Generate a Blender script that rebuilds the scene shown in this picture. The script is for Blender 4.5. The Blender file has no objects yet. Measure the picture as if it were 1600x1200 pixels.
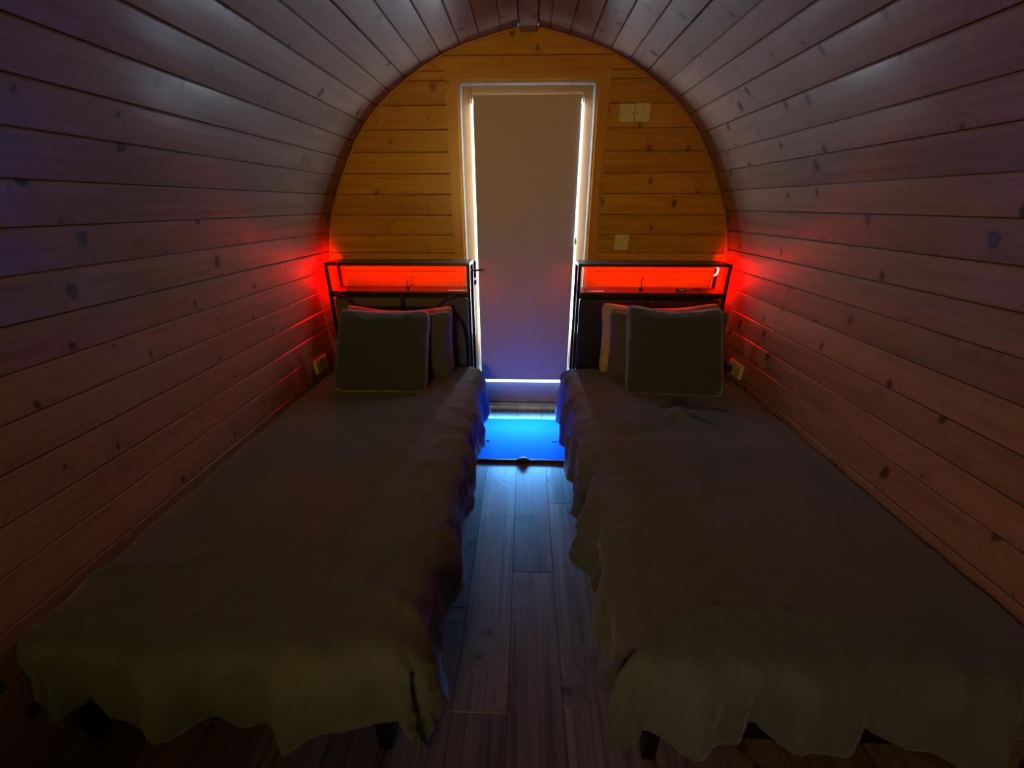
import bpy, bmesh, math, random
from mathutils import Vector, Matrix, noise
R = math.radians
random.seed(4)
scn = bpy.context.scene
C = scn.collection

# ------------------------------------------------------------ camera, world, lights, exposure
cam_d = bpy.data.cameras.new('camera'); cam = bpy.data.objects.new('camera', cam_d); C.objects.link(cam)
cam_d.sensor_width = 36; cam_d.lens = 648 / 1600 * 36; cam_d.clip_start = .02
CAM = Vector((0, -2.74, 1.35)); PITCH, YAW = R(23.4), R(1.78)
fwd = Vector((-math.sin(YAW) * math.cos(PITCH), math.cos(YAW) * math.cos(PITCH), -math.sin(PITCH)))
rgt = Vector((math.cos(YAW), math.sin(YAW), 0)); upv = rgt.cross(fwd)
cam.matrix_world = Matrix.Translation(CAM) @ Matrix((rgt, upv, -fwd)).transposed().to_4x4()
scn.camera = cam
vs = scn.view_settings
vs.view_transform = 'Standard'; vs.look = 'None'; vs.gamma = 1; vs.use_curve_mapping = False
vs.exposure = 0.0
scn.cycles.use_denoising = True
scn.cycles.max_bounces = 8; scn.cycles.diffuse_bounces = 4; scn.cycles.glossy_bounces = 3
scn.cycles.transparent_max_bounces = 8; scn.cycles.sample_clamp_indirect = 3
scn.cycles.caustics_reflective = False; scn.cycles.caustics_refractive = False

w = bpy.data.worlds.new('sky'); scn.world = w; w.use_nodes = True
bg = w.node_tree.nodes['Background']
bg.inputs[0].default_value = (.45, .72, 1, 1); bg.inputs[1].default_value = 2.2

def area(name, loc, direction, sx, sy, col, watts, spread=180):
    l = bpy.data.lights.new(name, 'AREA'); l.shape = 'RECTANGLE'; l.size = sx; l.size_y = sy
    l.color = col; l.energy = watts; l.spread = R(spread)
    o = bpy.data.objects.new(name, l); C.objects.link(o); o.location = loc
    o.rotation_euler = Vector(direction).to_track_quat('-Z', 'Z').to_euler()
    return o
# daylight outside the glass door, seen round the edges of the roller blind
DAY = (.66, .82, 1)
area('daylight_at_door', (0, .090, 1.20), (0, -1, 0), .64, 1.38, DAY, 122)
area('daylight_low_sky', (0, .085, .233), (0, -1, -.28), .60, .056, (.10, .42, 1), 30, 80)
# warm room lamp at the far end behind the camera
area('room_lamp', (-.45, -5.0, 1.55), (-.01, 1, .02), .4, .4, (1, .62, .12), 5.3, 66)

area('right_wall_fill', (-.85, -4.3, 1.35), (1.9, 2.5, -.55), .3, .3, (1, .60, .28), 3.0, 75)  # added warm fill aimed at the right wall, not a known lamp

# ------------------------------------------------------------ materials
def new_mat(name):
    m = bpy.data.materials.new(name); m.use_nodes = True
    nt = m.node_tree; return m, nt, nt.nodes['Principled BSDF']
def N(nt, t, **k):
    n = nt.nodes.new(t)
    for a, b in k.items(): setattr(n, a, b)
    return n
def L(nt, a, b): nt.links.new(a, b)
def ramp(nt, src, stops):
    r = N(nt, 'ShaderNodeValToRGB'); L(nt, src, r.inputs[0]); e = r.color_ramp.elements
    while len(e) < len(stops): e.new(.5)
    for i, (p, c) in enumerate(stops): e[i].position = p; e[i].color = (*c, 1) if len(c) == 3 else c
    return r.outputs[0]
def math_n(nt, op, a, b=None, c=None):
    n = N(nt, 'ShaderNodeMath', operation=op)
    for i, v in enumerate((a, b, c)):
        if v is None: continue
        if isinstance(v, (int, float)): n.inputs[i].default_value = v
        else: L(nt, v, n.inputs[i])
    return n.outputs[0]
def mixc(nt, f, a, b, mode='MIX'):
    n = N(nt, 'ShaderNodeMix', data_type='RGBA', blend_type=mode)
    if isinstance(f, (int, float)): n.inputs[0].default_value = f
    else: L(nt, f, n.inputs[0])
    for i, v in ((6, a), (7, b)):
        if isinstance(v, tuple): n.inputs[i].default_value = (*v, 1)
        else: L(nt, v, n.inputs[i])
    return n.outputs[2]

def wood(name, light, dark, knot, rough=.34, knots=1.0, coat=.4, var=.35, grain=1.0, crough=.22):
    """UV in metres: u across the board, v along it; every board gets its own offset and tone"""
    m, nt, p = new_mat(name)
    uv = N(nt, 'ShaderNodeUVMap'); oi = N(nt, 'ShaderNodeObjectInfo')
    off = N(nt, 'ShaderNodeCombineXYZ')
    L(nt, math_n(nt, 'MULTIPLY', oi.outputs['Random'], 71.3), off.inputs[0])
    L(nt, math_n(nt, 'MULTIPLY', oi.outputs['Random'], 37.1), off.inputs[1])
    ad = N(nt, 'ShaderNodeVectorMath', operation='ADD'); L(nt, uv.outputs[0], ad.inputs[0]); L(nt, off.outputs[0], ad.inputs[1])
    P = ad.outputs[0]
    # knots
    mk = N(nt, 'ShaderNodeMapping'); mk.inputs['Scale'].default_value = (3.4, 5.4, 1); L(nt, P, mk.inputs[0])
    nz = N(nt, 'ShaderNodeTexNoise'); nz.inputs['Scale'].default_value = 14; nz.inputs['Detail'].default_value = 2; L(nt, mk.outputs[0], nz.inputs[0])
    dm = N(nt, 'ShaderNodeVectorMath', operation='SCALE'); L(nt, nz.outputs['Color'], dm.inputs[0]); dm.inputs[3].default_value = .09
    dk = N(nt, 'ShaderNodeVectorMath', operation='ADD'); L(nt, mk.outputs[0], dk.inputs[0]); L(nt, dm.outputs[0], dk.inputs[1])
    vo = N(nt, 'ShaderNodeTexVoronoi', voronoi_dimensions='2D'); vo.inputs['Scale'].default_value = 1; L(nt, dk.outputs[0], vo.inputs[0])
    dist = vo.outputs['Distance']
    sz = N(nt, 'ShaderNodeSeparateColor'); L(nt, vo.outputs['Color'], sz.inputs[0])
    rad = math_n(nt, 'MULTIPLY_ADD', sz.outputs[0], .078, -.012)
    kn = N(nt, 'ShaderNodeMapRange', interpolation_type='SMOOTHSTEP'); L(nt, dist, kn.inputs[0])
    L(nt, rad, kn.inputs[1]); L(nt, math_n(nt, 'ADD', rad, .035), kn.inputs[2]); kn.inputs[3].default_value = 1; kn.inputs[4].default_value = 0
    halo = N(nt, 'ShaderNodeMapRange', interpolation_type='SMOOTHSTEP'); L(nt, dist, halo.inputs[0])
    halo.inputs[1].default_value = 0; halo.inputs[2].default_value = .30; halo.inputs[3].default_value = 1; halo.inputs[4].default_value = 0
    # grain
    mg = N(nt, 'ShaderNodeMapping'); mg.inputs['Scale'].default_value = (34 * grain, 1.5, 1); L(nt, P, mg.inputs[0])
    hv = N(nt, 'ShaderNodeCombineXYZ'); L(nt, math_n(nt, 'MULTIPLY', halo.outputs[0], 3.2), hv.inputs[0])
    ga = N(nt, 'ShaderNodeVectorMath', operation='ADD'); L(nt, mg.outputs[0], ga.inputs[0]); L(nt, hv.outputs[0], ga.inputs[1])
    g1 = N(nt, 'ShaderNodeTexNoise'); g1.inputs['Scale'].default_value = 1; g1.inputs['Detail'].default_value = 5; g1.inputs['Roughness'].default_value = .6
    L(nt, ga.outputs[0], g1.inputs[0])
    g2 = N(nt, 'ShaderNodeTexNoise'); g2.inputs['Scale'].default_value = 1.3; g2.inputs['Detail'].default_value = 2; L(nt, P, g2.inputs[0])
    gr = math_n(nt, 'ADD', math_n(nt, 'MULTIPLY', g1.outputs[0], .8), math_n(nt, 'MULTIPLY', g2.outputs[0], .25))
    base = ramp(nt, gr, [(.38, dark), (.60, light)])
    base = mixc(nt, math_n(nt, 'MULTIPLY', halo.outputs[0], .35 * knots), base, dark)
    base = mixc(nt, math_n(nt, 'MULTIPLY', kn.outputs[0], .88 * knots), base, knot)
    tone = math_n(nt, 'MULTIPLY_ADD', oi.outputs['Random'], var, 1 - var * .55)
    tc = N(nt, 'ShaderNodeCombineXYZ')
    for i in range(3): L(nt, tone, tc.inputs[i])
    base = mixc(nt, 1.0, base, tc.outputs[0], 'MULTIPLY')
    L(nt, base, p.inputs['Base Color'])
    L(nt, math_n(nt, 'MULTIPLY_ADD', g1.outputs[0], .16, rough - .08), p.inputs['Roughness'])
    p.inputs['Coat Weight'].default_value = coat; p.inputs['Coat Roughness'].default_value = crough; p.inputs['Specular IOR Level'].default_value = .3
    b = N(nt, 'ShaderNodeBump'); b.inputs['Strength'].default_value = .12; b.inputs['Distance'].default_value = .002
    L(nt, g1.outputs[0], b.inputs['Height']); L(nt, b.outputs[0], p.inputs['Normal'])
    return m

def plain(name, col, rough=.5, metal=0, noise_amt=.12, scale=40, bump=.0, coat=0, sheen=0, aniso=None):
    m, nt, p = new_mat(name)
    tc = N(nt, 'ShaderNodeTexCoord'); nz = N(nt, 'ShaderNodeTexNoise'); nz.inputs['Scale'].default_value = scale; nz.inputs['Detail'].default_value = 4
    src = tc.outputs['Object']
    if aniso:
        mp = N(nt, 'ShaderNodeMapping'); mp.inputs['Scale'].default_value = aniso; L(nt, src, mp.inputs[0]); src = mp.outputs[0]
    L(nt, src, nz.inputs[0])
    a = tuple(c * (1 - noise_amt) for c in col); b_ = tuple(min(1, c * (1 + noise_amt)) for c in col)
    L(nt, ramp(nt, nz.outputs[0], [(.3, a), (.7, b_)]), p.inputs['Base Color'])
    p.inputs['Roughness'].default_value = rough; p.inputs['Metallic'].default_value = metal
    p.inputs['Coat Weight'].default_value = coat; p.inputs['Sheen Weight'].default_value = sheen
    if bump:
        b = N(nt, 'ShaderNodeBump'); b.inputs['Strength'].default_value = bump; b.inputs['Distance'].default_value = .003
        L(nt, nz.outputs[0], b.inputs['Height']); L(nt, b.outputs[0], p.inputs['Normal'])
    return m

def cloth(name, col, thread=900, wrinkle=.25, sheen=.15, rough=.85):
    m, nt, p = new_mat(name)
    tc = N(nt, 'ShaderNodeTexCoord')
    n1 = N(nt, 'ShaderNodeTexNoise'); n1.inputs['Scale'].default_value = thread; L(nt, tc.outputs['Object'], n1.inputs[0])
    n2 = N(nt, 'ShaderNodeTexNoise'); n2.inputs['Scale'].default_value = 7; n2.inputs['Detail'].default_value = 7; n2.inputs['Distortion'].default_value = 1.2
    L(nt, tc.outputs['Object'], n2.inputs[0])
    f = math_n(nt, 'ADD', math_n(nt, 'MULTIPLY', n1.outputs[0], .5), math_n(nt, 'MULTIPLY', n2.outputs[0], .5))
    L(nt, ramp(nt, f, [(.3, tuple(c * .8 for c in col)), (.7, tuple(c * 1.15 for c in col))]), p.inputs['Base Color'])
    p.inputs['Roughness'].default_value = rough; p.inputs['Sheen Weight'].default_value = sheen
    b = N(nt, 'ShaderNodeBump'); b.inputs['Strength'].default_value = wrinkle; b.inputs['Distance'].default_value = .012
    L(nt, n2.outputs[0], b.inputs['Height']); L(nt, b.outputs[0], p.inputs['Normal'])
    return m

M = {}
M['barrel'] = wood('washed_pine', (.255, .160, .108), (.180, .108, .070), (.035, .02, .015), rough=.50, coat=.6, crough=.21)
M['amber'] = wood('varnished_pine', (.54, .255, .010), (.38, .155, .005), (.13, .04, .003), rough=.36, coat=.25, var=.3)
M['casing'] = wood('casing_pine', (.56, .24, .018), (.42, .16, .010), (.13, .04, .003), rough=.34, knots=.7, var=.15)
M['door_wood'] = wood('door_timber', (.44, .30, .20), (.34, .22, .14), (.12, .06, .03), rough=.36, knots=.3, coat=.5, var=.1)
M['vinyl'] = wood('floor_vinyl', (.22, .16, .12), (.085, .06, .045), (.04, .025, .016), rough=.40, knots=.75, coat=.15, var=.7, grain=1.6)
M['backing'] = plain('dark_batten', (.03, .018, .010), .9)
M['duvet'] = cloth('duvet_cotton', (.080, .100, .102))
M['duvet2'] = cloth('duvet_cotton_b', (.076, .100, .125))
M['pillow'] = cloth('pillow_cotton', (.072, .072, .076), wrinkle=.2)
M['tan'] = cloth('tan_cotton', (.42, .30, .20), wrinkle=.15)
M['plush'] = cloth('plush', (.032, .038, .048), thread=260, wrinkle=.7, sheen=.5)
M['metal'] = plain('black_metal', (.012, .012, .013), .33, .6, .2)
M['board'] = plain('black_board', (.03, .022, .02), .32, 0, .2)
M['leather'] = plain('black_leather', (.014, .013, .013), .33, 0, .2, 180, .25)
M['olive'] = cloth('olive_fabric', (.085, .085, .062), wrinkle=.1)
M['plastic'] = plain('cream_plastic', (.62, .50, .24), .35, 0, .04)
M['brass'] = plain('brass', (.75, .5, .18), .25, 1, .05)
M['dark_hw'] = plain('dark_bronze', (.035, .03, .04), .22, .9, .1)
M['screw'] = plain('screw_steel', (.25, .2, .12), .4, .9)
M['bracket'] = plain('pale_plastic', (.75, .8, .85), .4)
M['cable'] = plain('black_rubber', (.012, .012, .014), .5)
M['mat'] = plain('mat_pile', (.001, .10, .72), .95, 0, .06, 60, .2)
M['mat'].node_tree.nodes['Principled BSDF'].inputs['Specular IOR Level'].default_value = .05
M['print'] = plain('mat_print', (.01, .03, .12), .8)
M['alu'] = plain('aluminium', (.6, .62, .65), .3, .9, .08, 60)

def glass_mat(name, gloss, col=(1, 1, 1), rough=.03):
    m = bpy.data.materials.new(name); m.use_nodes = True; nt = m.node_tree; nt.nodes.clear()
    out = N(nt, 'ShaderNodeOutputMaterial'); t = N(nt, 'ShaderNodeBsdfTransparent'); t.inputs[0].default_value = (*col, 1)
    g = N(nt, 'ShaderNodeBsdfGlossy'); g.inputs['Roughness'].default_value = rough
    fr = N(nt, 'ShaderNodeFresnel'); fr.inputs[0].default_value = 1.45
    ge = N(nt, 'ShaderNodeNewGeometry'); front = math_n(nt, 'SUBTRACT', 1.0, ge.outputs['Backfacing'])
    mx = N(nt, 'ShaderNodeMixShader'); L(nt, math_n(nt, 'MULTIPLY', math_n(nt, 'MULTIPLY', fr.outputs[0], gloss), front), mx.inputs[0])
    L(nt, t.outputs[0], mx.inputs[1]); L(nt, g.outputs[0], mx.inputs[2]); L(nt, mx.outputs[0], out.inputs[0])
    return m
M['glass'] = glass_mat('door_glass', 1.0)
M['film'] = glass_mat('clear_film', 0, (.99, .99, 1), .28)
for n_ in M['film'].node_tree.nodes:
    if n_.type == 'MIX_SHADER':
        for l_ in list(n_.inputs[0].links): M['film'].node_tree.links.remove(l_)
        n_.inputs[0].default_value = .045

def blind_mat():
    m, nt, p = new_mat('blind_fabric')
    tc = N(nt, 'ShaderNodeTexCoord'); nz = N(nt, 'ShaderNodeTexNoise'); nz.inputs['Scale'].default_value = 700; L(nt, tc.outputs['Object'], nz.inputs[0])
    col = ramp(nt, nz.outputs[0], [(.3, (.50, .43, .34)), (.7, (.57, .49, .39))])
    L(nt, col, p.inputs['Base Color']); p.inputs['Roughness'].default_value = .8
    tr = N(nt, 'ShaderNodeBsdfTranslucent'); L(nt, col, tr.inputs[0])
    mx = N(nt, 'ShaderNodeMixShader'); mx.inputs[0].default_value = 0.0
    L(nt, p.outputs[0], mx.inputs[1]); L(nt, tr.outputs[0], mx.inputs[2])
    L(nt, mx.outputs[0], nt.nodes['Material Output'].inputs[0]); return m
M['blind'] = blind_mat()
def emis(name, col, s):
    m, nt, p = new_mat(name); p.inputs['Base Color'].default_value = (.6, .1, .1, 1)
    p.inputs['Emission Color'].default_value = (*col, 1); p.inputs['Emission Strength'].default_value = s; return m
M['led'] = emis('red_led', (1, 0, 0), 115)
M['led_fill'] = emis('red_side_wall_fill', (1, 0, 0), 900)  # emission of the added strips that redden the side walls
M['led_hot'] = emis('red_led_chip', (1, .42, .36), 2.2)

# ------------------------------------------------------------ helpers
def link(name, me, mat, parent=None):
    o = bpy.data.objects.new(name, me); C.objects.link(o)
    if mat is not None and not me.materials: me.materials.append(mat)
    if parent: o.parent = parent
    return o
def from_bm(name, bm, mat, parent=None, smooth=False):
    bmesh.ops.recalc_face_normals(bm, faces=bm.faces)
    me = bpy.data.meshes.new(name); bm.to_mesh(me); bm.free()
    if smooth: me.shade_smooth()
    return link(name, me, mat, parent)
def uv_grain(me, axis_along, axis_across):
    uvl = me.uv_layers.new(name='UVMap'); a, b = Vector(axis_across), Vector(axis_along)
    for lp in me.loops:
        co = me.vertices[lp.vertex_index].co
        uvl.data[lp.index].uv = (co.dot(a), co.dot(b))
def add_box(bm, x0, x1, y0, y1, z0, z1, bev=.003, rot=None):
    r = bmesh.ops.create_cube(bm, size=1)
    vsx = r['verts']
    for v in vsx:
        v.co = Vector(((x0 + x1) / 2 + v.co.x * (x1 - x0), (y0 + y1) / 2 + v.co.y * (y1 - y0), (z0 + z1) / 2 + v.co.z * (z1 - z0)))
    if bev:
        es = list({e for v in vsx for e in v.link_edges})
        bev = min(bev, .45 * min(x1 - x0, y1 - y0, z1 - z0))
        bmesh.ops.bevel(bm, geom=es, offset=bev, segments=2 if bev > .004 else 1, affect='EDGES', profile=.5)
def box(name, x0, x1, y0, y1, z0, z1, mat, parent=None, bev=.003, along=None):
    bm = bmesh.new(); add_box(bm, min(x0, x1), max(x0, x1), min(y0, y1), max(y0, y1), min(z0, z1), max(z0, z1), bev)
    o = from_bm(name, bm, mat, parent)
    if along:
        ac = {'x': (0, .3, 1), 'y': (1, 0, .3), 'z': (1, .3, 0)}[along]
        uv_grain(o.data, {'x': (1, 0, 0), 'y': (0, 1, 0), 'z': (0, 0, 1)}[along], ac)
    return o
def tube(name, pts, r, mat, parent=None, seg=10, closed=False, radii=None):
    pts = [Vector(p) for p in pts]; n = len(pts); bm = bmesh.new(); rings = []
    prev = None
    for i, p in enumerate(pts):
        if closed: t = pts[(i + 1) % n] - pts[i - 1]
        else: t = pts[min(i + 1, n - 1)] - pts[max(i - 1, 0)]
        t.normalize()
        if prev is None: a = t.orthogonal().normalized()
        else: a = (prev - t * prev.dot(t)).normalized()
        prev = a; b = t.cross(a); rr = radii[i] if radii else r
        rings.append([bm.verts.new(p + (a * math.cos(2 * math.pi * k / seg) + b * math.sin(2 * math.pi * k / seg)) * rr) for k in range(seg)])
    for i in range(n if closed else n - 1):
        A, B = rings[i], rings[(i + 1) % n]
        for k in range(seg): bm.faces.new((A[k], A[(k + 1) % seg], B[(k + 1) % seg], B[k]))
    if not closed: bm.faces.new(rings[0][::-1]); bm.faces.new(rings[-1])
    return from_bm(name, bm, mat, parent, True)
def curve_pts(ctrl, n=40):
    """Catmull-Rom through control points"""
    P = [Vector(c) for c in ctrl]; P = [P[0] * 2 - P[1]] + P + [P[-1] * 2 - P[-2]]; out = []
    segs = len(P) - 3
    for i in range(n + 1):
        t = i / n * segs; k = min(int(t), segs - 1); t -= k
        a, b, c, d = P[k:k + 4]
        out.append(.5 * ((2 * b) + (c - a) * t + (2 * a - 5 * b + 4 * c - d) * t * t + (3 * b - a - 3 * c + d) * t ** 3))
    return out
def thing(name, label, cat, loc=(0, 0, 0), group=None):
    o = bpy.data.objects.new(name, None); C.objects.link(o); o.empty_display_size = .1
    o.location = loc; o['label'] = label; o['category'] = cat
    if group: o['group'] = group
    return o
def adopt(root):
    """children were modelled in room coordinates: move their mesh data to the root's base point"""
    root_loc = root.location.copy()
    def walk(o, acc):
        for ch in [c for c in bpy.data.objects if c.parent == o]:
            if ch.type == 'MESH' and not ch.get('_d'):
                ch.data.transform(Matrix.Translation(-root_loc)); ch['_d'] = 1
            walk(ch, acc)
    walk(root, None)
    for o in bpy.data.objects:
        if '_d' in o: del o['_d']; o['_done'] = 0; del o['_done']
def struct(o): o['kind'] = 'structure'; return o

# ------------------------------------------------------------ barrel shell
YB, YF = 0.0, -5.3          # door wall, wall behind the camera
prof = [(0, 2.215), (.06, 2.208), (.095, 2.198), (.27, 2.157), (.445, 2.102), (.575, 2.04), (.73, 1.945), (.86, 1.845), (.99, 1.70), (1.07, 1.57),
        (1.13, 1.46), (1.19, 1.335), (1.235, 1.2), (1.258, 1.09), (1.272, .95), (1.277, .8), (1.270, .65), (1.252, .5), (1.235, .35), (1.225, .2), (1.22, .0), (1.215, -.03)]
dense = [(p.x, p.y) for p in curve_pts([(x, z, 0) for x, z in prof], 900)]
ang = lambda x, z: math.degrees(math.atan2(z - 1.35, x))
def at_angle(deg):
    lo = min(dense, key=lambda q: abs(ang(*q) - deg)); return Vector((lo[0], lo[1]))
def x_at(z):
    q = [d for d in dense if d[1] < 2.2]
    return min(dense, key=lambda d: abs(d[1] - z) + (0 if d[0] > 0 else 9))[0]

LS = [80.2, 72.4, 65.2, 57.9, 50.5, 43.5, 37, 31, 24.8, 18.7, 13, 7.8, 2.6, -2.4, -7.4, -12.3, -16.9, -21.5, -25.7, -29.8, -33.5, -37.3, -41.0, -44.2, -47.8]
RS = [82.3, 75, 67.4, 60, 52.7, 45.7, 38.8, 33, 26.9, 20.5, 13.9, 8.8, 3.5, -1.6, -6.6, -11.4, -16, -20.5, -24.9, -29, -32.7, -36.4, -40.2, -43.6, -47.6]

def shell(name, sgn, a0, a1):
    pts = [Vector(q) for q in dense if a1 <= ang(*q) <= a0][::6]
    pts = [at_angle(a0)] + pts + [at_angle(a1)] if a0 < 89 else pts + [at_angle(a1)]
    bm = bmesh.new(); rows = []
    for i, q in enumerate(pts):
        t = (pts[min(i + 1, len(pts) - 1)] - pts[max(i - 1, 0)]).normalized(); nrm = Vector((-t.y, t.x))
        if nrm.dot(q - Vector((0, 1.35))) < 0: nrm = -nrm
        a, b = q + nrm * .014, q + nrm * .07
        rows.append([bm.verts.new((sgn * p.x, y, p.y)) for y in (YB + .06, YF - .06) for p in (a, b)])
    for A, B in zip(rows, rows[1:]):
        bm.faces.new((A[0], A[2], B[2], B[0])); bm.faces.new((A[1], A[3], B[3], B[1]))
        bm.faces.new((A[0], A[1], B[1], B[0])); bm.faces.new((A[2], A[3], B[3], B[2]))
    bm.faces.new((rows[0][0], rows[0][1], rows[0][3], rows[0][2])); bm.faces.new((rows[-1][0], rows[-1][1], rows[-1][3], rows[-1][2]))
    return struct(from_bm(name, bm, M['backing']))
def board(parent, sgn, p0, p1, y0, y1):
    t = (p1 - p0); wd = t.length; t.normalize(); nr = Vector((-t.y, t.x))
    if nr.dot(p0 - Vector((0, 1.35))) < 0: nr = -nr
    j = random.uniform(-.0012, .0004); g, c, th = .0011, .0038, .013
    cs = [(g, th), (g, c), (g + c, 0), (wd - g - c, 0), (wd - g, c), (wd - g, th)]
    bm = bmesh.new(); rings = []
    for y in (y0, y1):
        rings.append([bm.verts.new((sgn * (p0 + t * a + nr * (b + j)).x, y, (p0 + t * a + nr * (b + j)).y)) for a, b in cs])
    n = len(cs)
    for k in range(n): bm.faces.new((rings[0][k], rings[0][(k + 1) % n], rings[1][(k + 1) % n], rings[1][k]))
    bm.faces.new(rings[0]); bm.faces.new(rings[1][::-1])
    o = from_bm('plank', bm, M['barrel'], parent)
    uv_grain(o.data, (0, 1, 0), (sgn * t.x, 0, t.y)); return o
SPL, SPR = 48, 48
ceiling = shell('ceiling', 1, 90, RS[5]); cl2 = None
# ceiling shell spans both sides: build the left half into the same mesh
tmp = shell('ceiling_half', -1, 90, LS[5])
bm = bmesh.new(); bm.from_mesh(ceiling.data); bm.from_mesh(tmp.data); bm.to_mesh(ceiling.data); bm.free()
bpy.data.objects.remove(tmp)
wall_left = shell('wall_left', -1, LS[5], -47.8)
wall_right = shell('wall_right', 1, RS[5], -47.6)
for sgn, S, wall in ((-1, LS, wall_left), (1, RS, wall_right)):
    P = [Vector((.049, 2.21))] + [at_angle(a) for a in S]
    for i in range(len(P) - 1):
        board(ceiling if i < 6 else wall, sgn, P[i], P[i + 1], YB + .01, YF - .01)
# ridge beam
box('ridge_beam', -.046, .046, YB - .002, YF, 2.183, 2.225, M['barrel'], ceiling, .006, 'y')

# ------------------------------------------------------------ floor of vinyl planks
fl = struct(box('floor', -1.26, 1.26, YF - .05, YB + .12, -.08, -.0055, M['backing'], None, 0))
W = .163; x0 = -.036 - W * 8
joints = {}
k = 0; xx = x0
while xx < 1.25:
    col = round((xx + .036) / W)
    js = {0: [-1.513, -.30, -2.75, -4.0], -1: [-2.02, -.80, -3.25, -4.45], -2: [-1.68, -.46, -2.9, -4.1]}.get(col)
    if js is None:
        s = random.uniform(-1.2, -.1); js = [s - 1.22 * q for q in range(4)]
    ys = [YB + .012] + sorted([j for j in js if YF < j < YB], reverse=True) + [YF]
    for a, b in zip(ys, ys[1:]):
        xa, xb = max(xx, -1.22), min(xx + W, 1.22)
        if xb - xa < .02 or a - b < .02: continue
        box('plank', xa + .0006, xb - .0006, b + .0006, a - .0006, -.0055, random.uniform(-.0004, 0), M['vinyl'], fl, .0012, 'y')
    xx += W

# ------------------------------------------------------------ door wall (far end), made of horizontal boards
def end_wall(name, y0, y1, opening):
    bm = bmesh.new(); o = None
    zs = [-.03 + i * (2.25 + .03) / 24 for i in range(25)]
    def strip(xf0, xf1, za, zb, n=8):
        fr, bk = [], []
        for i in range(n + 1):
            z = za + (zb - za) * i / n
            fr.append([(xf0(z), z), (xf1(z), z)])
        for y in (y0, y1):
            rows = [[bm.verts.new((a[0], y, a[1])), bm.verts.new((b[0], y, b[1]))] for a, b in fr]
            bk.append(rows)
        A, B = bk
        for i in range(n):
            bm.faces.new((A[i][0], A[i][1], A[i + 1][1], A[i + 1][0])); bm.faces.new((B[i][0], B[i + 1][0], B[i + 1][1], B[i][1]))
            bm.faces.new((A[i][0], A[i + 1][0], B[i + 1][0], B[i][0])); bm.faces.new((A[i][1], B[i][1], B[i + 1][1], A[i + 1][1]))
        bm.faces.new((A[0][0], B[0][0], B[0][1], A[0][1])); bm.faces.new((A[n][0], A[n][1], B[n][1], B[n][0]))
    ex = lambda z: x_at(min(z, 2.2)) + .03
    if opening:
        strip(lambda z: -ex(z), lambda z: -.40, -.03, 1.99, 16); strip(lambda z: .40, ex, -.03, 1.99, 16)
        strip(lambda z: -ex(z), ex, 1.99, 2.21, 8)
    else: strip(lambda z: -ex(z), ex, -.03, 2.21, 24)
    return struct(from_bm(name, bm, M['backing']))
wall_back = end_wall('wall_back', .014, .055, True)
wall_front = end_wall('wall_front', YF - .05, YF - .014, False)
def hboard(parent, z0, z1, xl, xr, y, face, mat=None):
    """board whose outer ends follow the arch; xl/xr None = follow"""
    g, c, th = .0010, .0032, .013; j = random.uniform(0, .0012)
    bm = bmesh.new(); rings = []
    for yy in ((0, c, c, 0),):
        pass
    zz = [z0 + g, z0 + g + c] + [z0 + (z1 - z0) * f for f in (.35, .65)] + [z1 - g - c, z1 - g]
    fr = []
    for i, z in enumerate(zz):
        a = -(x_at(min(z, 2.205)) + .006) if xl is None else xl
        b = (x_at(min(z, 2.205)) + .006) if xr is None else xr
        d = c if i in (0, len(zz) - 1) else 0
        fr.append((a, b, z, d))
    F = [[bm.verts.new((a, y - face * (j - d) * 1, z)), bm.verts.new((b, y - face * (j - d), z))] for a, b, z, d in fr]
    Bk = [[bm.verts.new((a, y + face * th, z)), bm.verts.new((b, y + face * th, z))] for a, b, z, d in fr]
    n = len(fr)
    for i in range(n - 1):
        bm.faces.new((F[i][0], F[i][1], F[i + 1][1], F[i + 1][0])); bm.faces.new((Bk[i][0], Bk[i + 1][0], Bk[i + 1][1], Bk[i][1]))
        bm.faces.new((F[i][0], F[i + 1][0], Bk[i + 1][0], Bk[i][0])); bm.faces.new((F[i][1], Bk[i][1], Bk[i + 1][1], F[i + 1][1]))
    bm.faces.new((F[0][0], Bk[0][0], Bk[0][1], F[0][1])); bm.faces.new((F[-1][0], F[-1][1], Bk[-1][1], Bk[-1][0]))
    o = from_bm('plank', bm, M['amber'], parent); uv_grain(o.data, (1, 0, 0), (0, .2, 1)); return o
LZ = [2.086, 1.974, 1.861, 1.743, 1.630, 1.517, 1.406, 1.290, 1.175, 1.067]
while LZ[-1] > .1: LZ.append(LZ[-1] - .1135)
LZ.append(0)
hboard(wall_back, 2.086, 2.204, None, None, 0, 1)
hboard(wall_back, 2.020, 2.086, None, None, 0, 1)
for i in range(len(LZ) - 1):
    if LZ[i] - LZ[i + 1] < .03: continue
    top = min(LZ[i], 2.020)
    hboard(wall_back, LZ[i + 1], top, None, -.40, 0, 1); hboard(wall_back, LZ[i + 1] + .004 * (LZ[i + 1] > .1), top + (.004 if i else 0), .40, None, 0, 1)
z = 0.0
while z < 2.1:
    hboard(wall_front, z, min(z + .115, 2.2), None, None, YF, -1); z += .115
# thin bead where barrel meets door wall
bead = [(q[0] - (.006 if q[0] > .03 else 0), -.004, q[1] - .006) for q in dense[::12] if q[1] > .1 and q[0] > .05]
bead_b = [(-x, y, z) for x, y, z in bead][::-1]
struct(tube('trim_1', bead_b, .0045, M['casing'], None, 6)); struct(tube('trim_2', bead, .0045, M['casing'], None, 6))

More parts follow.
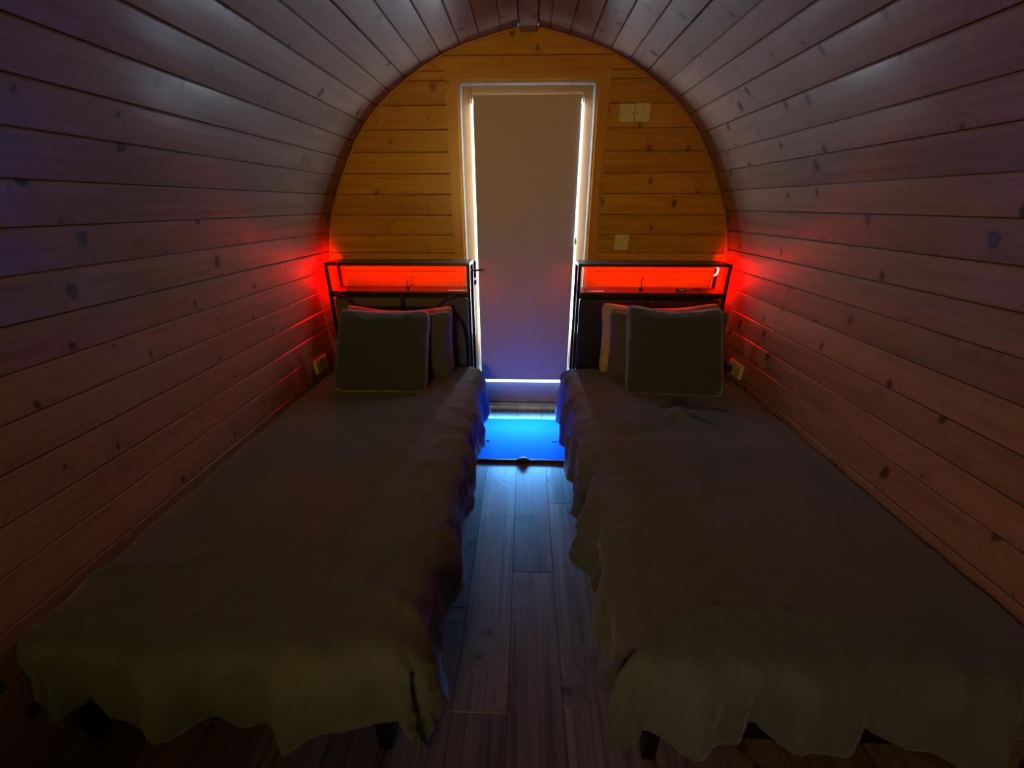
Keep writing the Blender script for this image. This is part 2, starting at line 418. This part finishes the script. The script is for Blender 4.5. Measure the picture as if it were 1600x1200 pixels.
# ------------------------------------------------------------ door
door = struct(box('door_1', -.388, .388, .062, .075, -.002, .010, M['alu'], None, .002))   # sill at the base
def mitre(name, pts, y0, y1, mat, along, parent):
    bm = bmesh.new(); A = [bm.verts.new((x, y0, z)) for x, z in pts]; B = [bm.verts.new((x, y1, z)) for x, z in pts]; n = len(pts)
    bm.faces.new(A); bm.faces.new(B[::-1])
    for k in range(n): bm.faces.new((A[k], B[k], B[(k + 1) % n], A[(k + 1) % n]))
    bmesh.ops.bevel(bm, geom=list(bm.edges), offset=.003, segments=2, affect='EDGES')
    o = from_bm(name, bm, mat, parent)
    uv_grain(o.data, {'x': (1, 0, 0), 'z': (0, 0, 1)}[along], {'x': (0, .3, 1), 'z': (1, .3, 0)}[along]); return o
ci, co, ct, cot = .386, .450, 1.974, 2.034
mitre('casing', [(-co, 0), (-ci, 0), (-ci, ct), (-co, cot)], -.018, .013, M['casing'], 'z', door)
mitre('casing', [(ci, 0), (co, 0), (co, cot), (ci, ct)], -.018, .013, M['casing'], 'z', door)
mitre('casing', [(-co, cot), (-ci, ct), (ci, ct), (co, cot)], -.018, .013, M['casing'], 'x', door)
# door lining and stop
for s in (-1, 1):
    box('lining', s * .370, s * .395, -.008, .10, 0, 1.985, M['door_wood'], door, .003, 'z')
box('lining', -.370, .370, -.008, .10, 1.957, 1.985, M['door_wood'], door, .003, 'x')
box('threshold', -.370, .370, -.012, .10, -.002, .012, M['alu'], door, .003)
# leaf
LY0, LY1 = .014, .058
leaf = box('leaf', -.366, .366, LY0, LY1, .014, .176, M['door_wood'], door, .003, 'x')
leaf['label'] = 'timber bottom rail of the glazed door leaf'
for s in (-1, 1): box('stile', s * .316, s * .366, LY0, LY1, .176, 1.953, M['door_wood'], door, .003, 'z')
box('top_rail', -.316, .316, LY0, LY1, 1.888, 1.953, M['door_wood'], door, .003, 'x')
for s in (-1, 1): box('glazing_bead', s * .3095, s * .316, .026, .038, .176, 1.888, M['door_wood'], door, .002, 'z')
box('glass_pane', -.316, .316, .042, .046, .176, 1.888, M['glass'], door, 0)
hp = box('handle_plate', -.342, -.316, .006, LY0, .868, 1.018, M['dark_hw'], door, .003)
tube('lever', curve_pts([(-.329, .008, .966), (-.329, -.030, .966), (-.322, -.042, .966), (-.300, -.044, .967), (-.262, -.046, .972)], 18), .007, M['dark_hw'], hp)
tube('lever_cap', [(-.265, -.046, .971), (-.252, -.047, .974)], .009, M['brass'], hp)
tube('keyhole_cover', [(-.329, .003, .905), (-.329, .0065, .905)], .007, M['alu'], hp, 12)
tube('latch_tip', [(-.342, .000, 1.014), (-.352, .004, 1.022)], .004, M['brass'], hp, 8)

# ------------------------------------------------------------ roller blind
rb = thing('roller_blind', 'beige roller blind pulled down over the glass door', 'blind', (0, -.012, 1.9))
box('blind_fabric', -.3005, .3005, -.0192, -.0180, .222, 1.900, M['blind'], rb, 0)
box('bottom_bar', -.3005, .3005, -.0225, -.0145, .208, .224, M['blind'], rb, .003)
tube('roller_tube', [(-.3005, -.0055, 1.893), (.3005, -.0055, 1.893)], .0125, M['blind'], rb, 20)
for s in (-1, 1):
    b = box('bracket', s * .302, s * .313, -.022, .014, 1.862, 1.918, M['bracket'], rb, .004); b['label'] = 'pale plastic roller bracket'
chain = []
for q in range(61): chain.append((.306, -.014, 1.885 - .72 * q / 60))
bm = bmesh.new()
for x_off in (-.0035, .0035):
    for q in range(100):
        mt = Matrix.Translation((.3075 + x_off, -.027, 1.89 - q * .0074)); bmesh.ops.create_icosphere(bm, subdivisions=1, radius=.0022, matrix=mt)
ch = from_bm('bead_chain', bm, M['bracket'], rb, True); ch['kind'] = 'stuff'
tube('chain_weight', [(.3075, -.027, 1.165), (.3075, -.027, 1.155), (.3075, -.027, 1.13), (.3075, -.027, 1.12)], .006, M['bracket'], rb, 12, radii=[.003, .006, .0065, .004])
adopt(rb)

# ------------------------------------------------------------ switch plates and sockets
def wall_plate(x0, x1, z0, z1, label, cat, group, marks):
    cx, cz = (x0 + x1) / 2, (z0 + z1) / 2
    t = thing('switch_plate', label, cat, (cx, -.001, cz), group)
    box('faceplate', x0, x1, -.011, .002, z0, z1, M['plastic'], t, .0035)
    for s in (-1, 1):
        tube('screw', [(cx + s * .030, -.0098, cz), (cx + s * .030, -.0125, cz)], .0038, M['screw'], t, 10)
    for dx, dz, r in marks: tube('dial', [(cx + dx, -.0095, cz + dz), (cx + dx, -.0150, cz + dz)], r, M['plastic'], t, 16)
    adopt(t)
wall_plate(.512, .596, 1.772, 1.862, 'square cream switch plate high beside the door, the one nearer the door', 'switch', None, [(.012, .022, .008)])
wall_plate(.598, .682, 1.774, 1.864, 'square cream switch plate high beside the door, the one further from the door', 'switch', None, [(.006, .022, .008)])
wall_plate(.552, .640, 1.090, 1.180, 'single square cream wall plate just above the right headboard', 'switch', None, [(.018, .022, .007), (-.006, .016, .006)])
def socket(sgn, yc, zc, label, plug):
    xw = x_at(zc); t = thing('wall_socket', label, 'socket', (sgn * xw, yc, zc))
    box('faceplate', -.016, .004, -.073, .073, -.043, .043, M['plastic'], t, .004)
    for dy in (-.035, .035):
        box('rocker', -.019, -.015, dy - .006, dy + .006, .018, .036, M['plastic'], t, .001)
        box('pin_slot', -.0165, -.0155, dy - .003, dy + .003, -.004, .006, M['cable'], t, 0)
    if plug:
        pl = thing('plug', 'black plug pushed into the wall socket by the right bed', 'plug', (sgn * xw, yc, zc))
        box('plug_body', -.050, -.0162, .014, .056, -.030, .018, M['cable'], pl, .008)
        tube('flex', curve_pts([(-.035, .035, -.030), (-.036, .036, -.07), (-.03, .06, -.12)], 14), .003, M['cable'], pl, 8)
        if sgn > 0: pass
    if sgn < 0:
        t.rotation_euler = (0, 0, math.pi)
socket(-1, -.40, .455, 'cream double socket on the red-lit left wall by the pillows', False)
socket(1, -.43, .465, 'cream double socket with a black plug on the right wall', True)

# ------------------------------------------------------------ beds
def bed(sgn, label, panel_mat):
    X = lambda v: sgn * v
    t = thing('bed', label, 'bed', (X(.75), -1.15, 0))
    xi, xo = (.340 if sgn < 0 else .322), 1.198
    # shelf headboard frame
    yf, yb = -.205, -.035
    for xx, yy in ((xi, yf), (xo, yf), (xi, yb), (xo, yb)):
        box('post', X(xx - .009), X(xx + .009), yy - .009, yy + .009, .0, 1.015, M['metal'], t, .002)
    box('top_board', X(xi - .010), X(xo + .010), yf - .010, yb + .012, 1.013, 1.030, M['board'], t, .002)
    sh = box('shelf', X(xi + .009), X(xo - .009), yf - .006, yb + .012, .846, .862, M['board'], t, .002)
    for yy in (yf, yb): box('shelf_rail', X(xi + .009), X(xo - .009), yy - .008, yy + .008, .826, .845, M['metal'], t, .002)
    # padded panel in two halves with an upright seam
    for a, b in ((xi + .011, .7445), (.7495, xo - .020)):
        o = box('headboard_pad', X(a), X(b), yf - .012, yf + .030, .250, .822, panel_mat, t, .012)
    # led strip under the top board and its bright chips
    led = box('led_strip', X(xi + .03), X(xo - .004), -.094, -.086, 1.0085, 1.0125, M['led'], t, 0); led['label'] = 'added red fill strip on the outer post, lighting the side wall'
    led = box('led_strip', X(xo + .0095), X(xo + .0125), yb - .005, yb + .005, .87, 1.008, M['led_fill'], t, 0); led['label'] = 'added red fill strip on the outer post, lighting the side wall'  # extra strip added to throw more red on the side wall
    if sgn > 0:
        tail = tube('led_tail', curve_pts([(1.150, -.090, 1.008), (1.146, -.15, 1.006), (1.140, -.185, .998), (1.132, -.195, .975), (1.118, -.195, .962)], 18), .0055, M['led_hot'], t, 8)
    else:
        tail = tube('led_tail', curve_pts([(-.345, -.10, 1.008), (-.338, -.17, 1.004), (-.332, -.19, .985)], 12), .004, M['led_hot'], t, 8)
    tail['label'] = 'bright loose end of the light strip'
    # frame: rails, feet, slats
    for xx in (xi + .02, xo - .02): box('side_rail', X(xx - .015), X(xx + .015), -2.09, -.22, .140, .190, M['metal'], t, .004)
    box('foot_rail', X(xi + .005), X(xo - .005), -2.115, -2.090, .105, .165, M['metal'], t, .004)
    for xx in (xi + .02, xo - .03):
        box('leg', X(xx - .018), X(xx + .018), -2.118, -2.082, 0, .190, M['metal'], t, .004)
        box('leg', X(xx - .018), X(xx + .018), -1.18, -1.15, 0, .138, M['metal'], t, .004)
    for q in range(12):
        y = -.33 - q * .155; box('slat', X(xi + .034), X(xo - .034), y - .03, y + .03, .170, .185, M['board'], t, .002)
    return t, X
bl, XL = bed(-1, 'left bed with red-lit open shelf headboard and grey padded panels', M['olive'])
# curved tubular headboard in front of the left pads
tube('arch_tube', curve_pts([(-1.165, -.245, .19), (-1.165, -.245, .55), (-1.13, -.245, .70), (-1.0, -.245, .755), (-.745, -.245, .765), (-.50, -.245, .755), (-.395, -.245, .695), (-.36, -.245, .55), (-.36, -.245, .19)], 60), .011, M['metal'], bl)
tube('strut', curve_pts([(-1.155, -.235, .842), (-1.09, -.240, .825), (-1.055, -.245, .79), (-1.02, -.245, .752)], 20), .010, M['metal'], bl)
tube('strut', curve_pts([(-.42, -.235, .842), (-.475, -.240, .825), (-.515, -.245, .79), (-.54, -.245, .757)], 20), .010, M['metal'], bl)
tube('strut', [(-.747, -.235, .84), (-.747, -.245, .765)], .010, M['metal'], bl)
adopt(bl)
br, XR = bed(1, 'right bed with red-lit open shelf headboard and black leather pads', M['leather'])
adopt(br)

def soft_box(name, x0, x1, y0, y1, z0, z1, mat, r=.03):
    o = box(name, x0, x1, y0, y1, z0, z1, mat, None, r); o.data.shade_smooth(); return o
for s, lab in ((-1, 'tan mattress under the left duvet'), (1, 'tan mattress showing at the head of the right bed')):
    m_ = soft_box('mattress', s * .318, s * 1.185, -2.06, -.225, .191, .352, M['tan'])
    m_.data.transform(Matrix.Translation((-s * .75, 1.15, -.191))); m_.location = (s * .75, -1.15, .191)
    m_['label'] = lab; m_['category'] = 'mattress'

# ------------------------------------------------------------ duvets
def fbm(x, y, z=0, o=4):
    v = 0; a = 1
    for _ in range(o): v += a * noise.noise(Vector((x, y, z))); x *= 2.03; y *= 2.03; a *= .5
    return v
def ridged(x, y, z=0): return 1 - abs(noise.noise(Vector((x, y, z)))) * 2
def duvet(sgn, label, mat, xin, xout, y_head, y_foot, ztop, drop_in, drop_foot, drop_out, seed, folds):
    """one draped sheet: flat on top, rounded over the edges, hanging in folds"""
    rad = .055; step = .0125
    wt, lt = xout - xin, y_head - y_foot
    U0, U1 = -drop_in, wt + drop_out; V0, V1 = 0, lt + drop_foot
    nu, nv = int((U1 - U0) / step), int((V1 - V0) / step)
    verts, faces = [], []
    for j in range(nv + 1):
        v = V0 + (V1 - V0) * j / nv
        for i in range(nu + 1):
            u = U0 + (U1 - U0) * i / nu
            # hem wobble
            hw = 1 + .16 * noise.noise(Vector((u * 3, v * 2.2, seed))) + .07 * noise.noise(Vector((u * 9, v * 9, seed)))
            a = -min(0, u) * hw; a2 = max(0, u - wt) * hw; b = max(0, v - lt) * hw
            cu = min(max(u, 0), wt); cv = min(v, lt)
            x = cu; y = cv; z = ztop
            sx = -a if a > 0 else a2
            d = math.hypot(sx, b)
            # plump top
            ex = min(cu, wt - cu) / .30; ey = (lt - cv) / .30
            puff = .022 * min(1, ex) ** .5 * min(1, max(ey, 0)) ** .5
            z += puff - .022
            hd = min(1, v / .35); z += (1 - hd) * -.012
            n = Vector((0, 0, 1))
            if d > 1e-6:
                dx, dy = sx / d, b / d
                arc = rad * math.pi / 2
                if d < arc: o_, dn = rad * math.sin(d / rad), rad * (1 - math.cos(d / rad)); n = Vector((dx * math.sin(d / rad), dy * math.sin(d / rad), math.cos(d / rad)))
                else: o_, dn = rad + (d - arc) * .03, rad + (d - arc); n = Vector((dx, dy, .03))
                x += dx * o_; y += dy * o_; z -= dn
                # hanging folds run down from the edge
                s_ = (cv if abs(dx) > abs(dy) else cu + 5) + .25 * math.atan2(dy, abs(dx) + 1e-6)
                ph = s_ * folds + 2.2 * noise.noise(Vector((s_ * 2.1, seed, d * 1.5)))
                am = .027 * min(1, d / .16) * (.45 + .9 * abs(noise.noise(Vector((s_ * 3.3, seed + 7, 0)))) * 2)
                k = am * (math.sin(ph) + .45 * math.sin(ph * 2.3 + 1.1 + d * 7))
                k += .010 * min(1, d / .08) * ridged(s_ * 7, d * 5, seed)
                x += n.x * k; y += n.y * k; z += n.z * k * .4
            # creases on the upper side, stronger near the edges and at the foot
            near = max(math.exp(-(cu / .16) ** 2), math.exp(-((lt - cv) / .30) ** 2) * .9, folds * .01)
            wr = fbm(u * 3.2 + .6 * noise.noise(Vector((u * 4, v * 4, seed))), v * 2.2, seed, 4) * (.004 + .009 * near)
            cr = ridged(u * 2.6 + v * 1.3 + seed, v * 3.4 - u * .6, seed) ** 6 * (.0015 + .010 * near)
            cr += ridged(u * 8 - v * 5 + seed, v * 6 + u * 3, seed + 3) ** 8 * .007 * near
            if sgn > 0:   # big soft fold lines across the right duvet
                c1 = v - (.76 - .10 * cu + .05 * math.sin(cu * 9)); cr += .032 * math.exp(-(c1 / .035) ** 2) * math.exp(-((cu - .42) / .30) ** 2)
                c2 = (v - .68) - (cu - .40) * .9; cr += .030 * math.exp(-(c2 / .028) ** 2) * math.exp(-((cu - .42) / .16) ** 2)
                c3 = v - (.90 + .12 * cu); cr += .014 * math.exp(-(c3 / .05) ** 2) * math.exp(-((cu - .55) / .4) ** 2)
            x += n.x * (wr + cr); y += n.y * (wr + cr); z += n.z * (wr + cr)
            z = max(z, .006 + .004 * noise.noise(Vector((u * 20, v * 20, 0))))
            if xin + x > 1.10:      # pressed against the barrel wall
                x = min(x, x_at(max(z, .3)) - .022 - xin)
            verts.append((sgn * (xin + x), y_head - y, z))
    for j in range(nv):
        for i in range(nu):
            q = j * (nu + 1) + i; f = (q, q + 1, q + nu + 2, q + nu + 1)
            faces.append(f if sgn < 0 else f[::-1])
    me = bpy.data.meshes.new('duvet'); me.from_pydata([(x - sgn * .75, y + 1.15, z - ztop) for x, y, z in verts], [], faces); me.shade_smooth()
    o = link('duvet', me, mat); o.location = (sgn * .75, -1.15, ztop); o['label'] = label; o['category'] = 'duvet'
    m = o.modifiers.new('thick', 'SOLIDIFY'); m.thickness = .012; m.offset = -1
    # keep normals upward
    if me.polygons[len(me.polygons) // 3].normal.z < 0: me.flip_normals()
    return o
duvet(-1, 'smooth dark grey duvet on the left bed with crumpled yellowish-lit foot end', M['duvet'], .305, 1.165, -.30, -2.085, .425, .335, .275, .24, 3.1, 15)
duvet(1, 'creased dark grey duvet on the right bed against the right wall', M['duvet2'], .305, 1.225, -.30, -2.085, .430, .335, .270, 0, 9.4, 21)

# ------------------------------------------------------------ pillows and cushions
def pad(name, w_, h_, t_, mat, seed, sag=.03, piping=None, corner=.045, parent=None):
    """stuffed pad standing in its own XZ plane, base at z=0"""
    nx, nz = 44, 40; bm = bmesh.new(); G = {}
    for side in (1, -1):
        for j in range(nz + 1):
            for i in range(nx + 1):
                a, b = i / nx * 2 - 1, j / nz * 2 - 1
                edge = i in (0, nx) or j in (0, nz)
                if side < 0 and edge: G[side, i, j] = G[1, i, j]; continue
                th = t_ / 2 * (max(0, 1 - abs(a) ** 2.6) * max(0, 1 - abs(b) ** 2.6)) ** .42
                x = a * w_ / 2 * (1 - corner * .5 * (1 - abs(b) ** 3) * abs(a) ** 4) * (1 - .07 * abs(b) ** 9)
                z = h_ / 2 + b * h_ / 2 * (1 - corner * .5 * (1 - abs(a) ** 3) * abs(b) ** 4) * (1 - .07 * abs(a) ** 9)
                if b > 0: z -= sag * b * (1 - a * a)
                nn = fbm(a * 2.2 + seed, b * 2.2, side, 4) * .008 + ridged(a * 3 + seed, b * 3, side) ** 6 * .006
                y = -side * (th + (nn if not edge else 0))
                x += .004 * noise.noise(Vector((a * 4, b * 4, seed)))
                G[side, i, j] = bm.verts.new((x, y, z))
        for j in range(nz):
            for i in range(nx):
                q = [G[side, i, j], G[side, i + 1, j], G[side, i + 1, j + 1], G[side, i, j + 1]]
                try: bm.faces.new(q if side > 0 else q[::-1])
                except ValueError: pass
    rim = [G[1, i, 0].co.copy() for i in range(nx)] + [G[1, nx, j].co.copy() for j in range(nz)] + [G[1, i, nz].co.copy() for i in range(nx, 0, -1)] + [G[1, 0, j].co.copy() for j in range(nz, 0, -1)]
    o = from_bm(name, bm, mat, parent, True)
    if piping: tube('piping', rim, .0042, piping, o, 6, True)
    return o
M['piping'] = cloth('piping_cord', (.16, .14, .14), wrinkle=.05)
def lean(o, loc, tilt, yaw, roll, label, cat):
    o.matrix_world = Matrix.Translation(loc) @ Matrix.Rotation(R(yaw), 4, 'Z') @ Matrix.Rotation(R(-tilt), 4, 'X') @ Matrix.Rotation(R(roll), 4, 'Y')
    o['label'] = label; o['category'] = cat
zt = .420
# left bed
lean(pad('pillow', .66, .42, .11, M['tan'], 5, corner=.12), (-.745, -.372, zt - .025), 8, 0, 0, 'tan pillow hidden behind the left bed pillows, red-lit corner showing', 'pillow')
lean(pad('pillow', .66, .40, .13, M['pillow'], 11, corner=.12), (-.735, -.500, zt - .005), 9, 0, 0, 'dark grey pillow behind the plush cushion on the left bed', 'pillow')
lean(pad('cushion',   .51, .47, .145, M['plush'], 2, .015), (-.770, -.735, zt), 30, 2, 1.0, 'dark plush square cushion leaning at the head of the left bed', 'cushion')
# right bed
lean(pad('pillow', .70, .44, .11, M['tan'], 15, corner=.12), (.790, -.372, zt - .02), 8, 0, 0, 'tan pillow behind the other pillows on the right bed', 'pillow')
lean(pad('pillow', .68, .41, .13, M['pillow'], 21, corner=.12), (.805, -.500, zt - .005), 9, 0, 0, 'dark grey pillow behind the piped cushion on the right bed', 'pillow')
lean(pad('cushion', .51, .50, .145, M['plush'], 8, .035, M['piping']), (.790, -.735, zt), 29, -2, 1.0, 'dark square cushion with corded edge on the right bed', 'cushion')

# ------------------------------------------------------------ small things on the shelves
def stub(x, label):
    t = thing('adaptor_plug', label, 'plug', (x, -.13, .862))
    box('plug_body', -.010, .010, -.010, .010, 0, .020, M['cable'], t, .004)
    tube('flex', curve_pts([(0, 0, .018), (.001, 0, .040), (.006, .02, .070), (.03, .05, .060)], 14), .0022, M['cable'], t, 8)
stub(-.735, 'small black plug with upright lead on the left bed shelf')
stub(.715, 'small black plug with upright lead on the right bed shelf')
t = thing('light_controller', 'small dark controller box with yellowish face on the right shelf', 'controller', (.955, -.15, .862))
box('casing', -.026, .026, -.012, .012, 0, .018, M['cable'], t, .003); box('faceplate', -.016, .016, -.0135, -.0115, .004, .014, M['plastic'], t, .0005)
t = tube('lead', curve_pts([(.985, -.15, .866), (1.02, -.15, .872), (1.05, -.16, .884), (1.075, -.15, .868), (1.05, -.13, .866), (1.03, -.15, .880), (1.06, -.16, .878), (1.10, -.14, .868), (1.13, -.12, .880), (1.14, -.09, .93)], 50), .003, M['cable'], None, 8)
t['label'] = 'coiled thin black lead at the wall end of the right shelf'; t['category'] = 'lead'
for x, lab in ((-.425, 'pale strip standing in for a light glint on the left bed shelf near the door'), (.43, 'pale strip standing in for a light glint on the right bed shelf near the door')):
    o = box('glint_strip', -.05, .05, -.012, .012, 0, .004, M['bracket'], None, .001); o.location = (x, -.185, .8625); o.rotation_euler = (0, 0, .08)  # pale slips put in to paint the light glints on the shelves
    o['label'] = lab; o['category'] = 'glint'

# ------------------------------------------------------------ floor things between the beds
mt = box('floor_mat', -.46, .46, -.725, -.235, .0005, .008, M['mat'], None, .003)
mt['label'] = 'bright blue-lit mat on the floor in front of the door'; mt['category'] = 'mat'
for q, c in enumerate(([(.245, -.53), (.252, -.515), (.258, -.53), (.262, -.515)], [(.272, -.52), (.276, -.524)], [(.285, -.51), (.292, -.52), (.295, -.53), (.305, -.515), (.312, -.53)], [(-.262, -.53), (-.247, -.52), (-.243, -.53), (-.255, -.537)])):
    tube('print', curve_pts([(x - (.065 if x > 0 else -.035), y, .0088) for x, y in c], 14), .0034, M['print'], mt, 6)
cb = tube('cable', curve_pts([(-.42, -.735, .007), (-.15, -.737, .007), (.1, -.735, .007), (.28, -.742, .008), (.42, -.74, .010)], 40), .0065, M['cable'])
cb['label'] = 'black cable lying across the floor along the front edge of the blue mat'; cb['category'] = 'cable'
tube('inline_knob', [(-.035, -.738, .009), (-.025, -.738, .010), (-.008, -.738, .013), (.012, -.738, .013), (.026, -.738, .010), (.036, -.738, .009)], .012, M['cable'], cb, 14, radii=[.006, .010, .015, .015, .010, .006])
fm = box('clear_floor_mat', -.44, .44, -1.178, -.760, .0004, .0022, M['film'], None, 0)
fm['label'] = 'clear glossy plastic sheet on the floor planks beyond the blue mat'; fm['category'] = 'mat'
